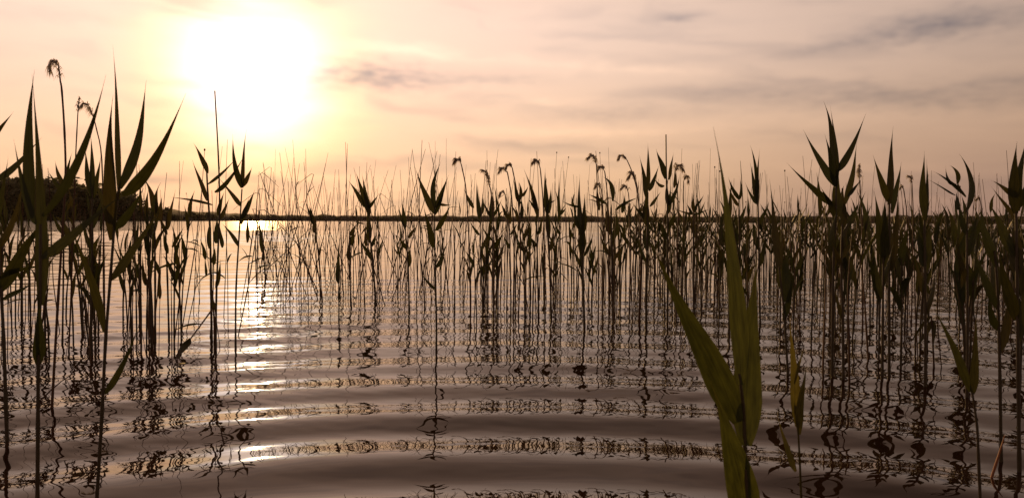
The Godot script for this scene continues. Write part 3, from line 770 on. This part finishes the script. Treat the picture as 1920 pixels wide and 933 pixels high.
# says which of the easily found reeds a plain one stands beside, and counts those that still read alike
func beside(words: String, x: float) -> String:
	var marks := [[0, "the left edge reed"], [70, "the lower left corner reed"], [120, "the loop headed stem"], [205, "the fan of broad left blades"], [300, "the left paired blades"], [396, "the blunt bent top"], [448, "the three bladed crown"],
		[497, "the folded blade in the glitter"], [594, "the split tuft"], [635, "the thick spindle"], [692, "the sturdy isolated reed"], [760, "the forked reed"], [816, "the sickle bladed reed"], [878, "the round seed head"], [922, "the feathery seed head"],
		[970, "the close seed heads"], [1028, "the tall sword blade"], [1092, "the thick dark reed"], [1148, "the bushy drooping reed"], [1213, "the sheaf of swords"], [1252, "the needle tip"], [1301, "the level bladed star"], [1370, "the huge foreground blade"],
		[1424, "the three spears"], [1476, "the long spindle blade"], [1568, "the big star reed"], [1666, "the two clean spears"], [1735, "the paddle blade"], [1810, "the hooked finger blades"], [1906, "the blurred edge reed"]]
	var best: Array = marks[0]
	for m in marks:
		if absf(m[0] - x) < absf(best[0] - x): best = m
	words += " just %s of %s" % ["left" if x < best[0] else "right", best[1]]
	var n: int = counts.get(words, 0)
	counts[words] = n + 1
	return words if n == 0 else ["", "second", "third", "fourth", "fifth", "sixth", "seventh", "eighth", "ninth", "tenth", "eleventh", "twelfth"][mini(n, 11)] + " " + words

func crowd() -> void:
	# bare stems: from x, to x, how many, foot between two heights in the picture, top between two, lean (pixels), buds
	var stems := [
		[-30, 340, 46, 585, 690, 290, 420, 14, 0.0, "bare stems behind the left reeds"],
		[335, 480, 14, 560, 650, 230, 420, 20, 0.15, "bare stems left of the sun's path"],
		[485, 660, 42, 505, 565, 258, 400, 52, 0.0, "bare stems under the sun"],
		[660, 870, 48, 510, 580, 258, 400, 32, 0.0, "bare stems in the middle stand"],
		[870, 1340, 90, 530, 605, 275, 440, 19, 0.05, "bare stems in the dense stand"],
		[1340, 1560, 26, 540, 650, 285, 440, 14, 0.3, "bare stems behind the foreground blades"],
		[1560, 1960, 30, 550, 690, 330, 450, 14, 0.1, "bare stems in the right thicket"],
	]
	for s in stems:
		for i in s[2]:
			var x: float = s[0] + (s[1] - s[0]) * (i + rng.randf()) / s[2]
			if x > 870.0 or x < 340.0: x = clumped(x)
			var y := lerpf(s[3], s[4], pow(rng.randf(), 1.3))
			var d := on_water(x, y)
			var ty := lerpf(s[5], s[6], rng.randf())
			var lean: float = rng.randfn() * s[7]
			var top := spot(x + lean, ty, d + rng.randf_range(-0.3, 0.3))
			var bud: bool = rng.randf() < s[8]
			var words := "%s %s reed stem %s" % ["tall" if ty < 340 else "short", "budded" if bud else "bare", lean_words(lean)]
			bare_stem(spot(x, y, d), top, rng.randf_range(0.0017, 0.0034) * minf(d / 4.0, 1.25), beside(words, x), s[9], bud)
	# finer stems filling the dense stand and the right thicket
	var thin := MultiMesh.new()
	thin.transform_format = MultiMesh.TRANSFORM_3D
	thin.mesh = tube(PackedVector3Array([Vector3(0, -0.2, 0), Vector3(0.012, 0.3, 0.01), Vector3(0.005, 0.7, 0), Vector3(-0.02, 1.0, 0)]), 0.0024, 0.001, 5, 2)
	thin.instance_count = 480
	for i in 480:
		var x := lerpf(480, 1960, rng.randf())
		var d := rng.randf_range(4.2, 8.5)
		var p := spot(x, 415, d)
		p.y = 0.0
		thin.set_instance_transform(i, Transform3D(Basis(Vector3.UP, rng.randf() * TAU).rotated(Vector3(1, 0, 0.4).normalized(), rng.randfn() * 0.10).scaled_local(Vector3(1, rng.randf_range(0.45, 0.95), 1)), p))
	var fill := MultiMeshInstance3D.new()
	fill.name = "thin_reed_stems"
	fill.multimesh = thin
	fill.material_override = M.straw[1]
	add_child(fill, true)
	tag(fill, "mass of hair thin reed stems filling the gaps of the middle and right stands", "reed bed", "", "stuff")
	# leafy reeds: x range, how many, foot range, top range, leaf length and width in metres
	var leafy := [
		[-20, 340, 34, 590, 665, 335, 480, 0.14, 0.0155, "leafy reeds behind the left reeds"],
		[640, 870, 10, 530, 575, 360, 480, 0.13, 0.013, "small leafy reeds in the middle stand"],
		[870, 1340, 54, 535, 600, 335, 490, 0.15, 0.015, "small leafy reeds in the dense stand"],
		[1340, 1560, 24, 550, 640, 335, 490, 0.16, 0.018, "leafy reeds behind the foreground blades"],
		[1560, 1960, 50, 560, 700, 345, 490, 0.19, 0.023, "leafy reeds in the right thicket"],
	]
	for s in leafy:
		for i in s[2]:
			var x: float = clumped(s[0] + (s[1] - s[0]) * (i + rng.randf()) / s[2])
			var y := lerpf(s[3], s[4], pow(rng.randf(), 1.4))
			var d := on_water(x, y)
			var foot := spot(x, y, d)
			var ty := lerpf(s[5], s[6], rng.randf())
			var h := spot(x, ty, d).y
			var lean := Vector2(rng.randfn() * 0.05, rng.randfn() * 0.05)
			var leaves := rng.randi_range(3, 6)
			var words := "%s %s reed %s" % ["tall" if ty < 400 else "short", "sparse" if leaves < 5 else "leafy", lean_words(lean.x * 300.0)]
			crowd_reed(foot, h, leaves, s[7] * rng.randf_range(0.8, 1.2), s[8], lean, beside(words, x), s[9])
	# the far thicket on the right, where single reeds can no longer be told apart
	var protos := []
	for k in 3:
		var st := SurfaceTool.new()
		for j in 3:
			var off := Vector3(rng.randf_range(-0.05, 0.05), 0, rng.randf_range(-0.05, 0.05))
			st.append_from(tube(PackedVector3Array([off + Vector3(0, -0.1, 0), off * 1.4 + Vector3(0, 0.4, 0), off * 1.6 + Vector3(0, 0.62, 0)]), 0.004, 0.002, 4, 1), 0, Transform3D())
			for q in 4:
				var az := rng.randf() * TAU
				var b := off * 1.4 + Vector3(0, rng.randf_range(0.28, 0.6), 0)
				var dir := Vector3(cos(az) * 0.45, 0.9, sin(az) * 0.45)
				st.append_from(blade(b, b + dir * 0.09, b + dir * 0.17, 0.02, Vector3(rng.randf() - 0.5, 0, 1), 0.3, 5), 0, Transform3D())
		var mm := MultiMesh.new()
		mm.transform_format = MultiMesh.TRANSFORM_3D
		mm.mesh = st.commit()
		mm.instance_count = 60
		for i in 60:
			var x := lerpf(1180, 2150, pow(rng.randf(), 0.8))
			var d := rng.randf_range(5.0, 11.0)
			var p := spot(x, 415, d)
			p.y = 0.0
			var h := rng.randf_range(0.6, 0.95)
			mm.set_instance_transform(i, Transform3D(Basis(Vector3.UP, rng.randf() * TAU).scaled(Vector3(1, h, 1)), p))
		var o := MultiMeshInstance3D.new()
		o.name = numbered("reed_bed")
		o.multimesh = mm
		o.material_override = M.leaf[k]
		add_child(o, true)
		tag(o, ["far mass of mixed reeds filling the background of the right thicket", "far mass of finer reeds woven through the right background", "far mass of darker reeds closing the right background"][k], "reed bed", "", "stuff")
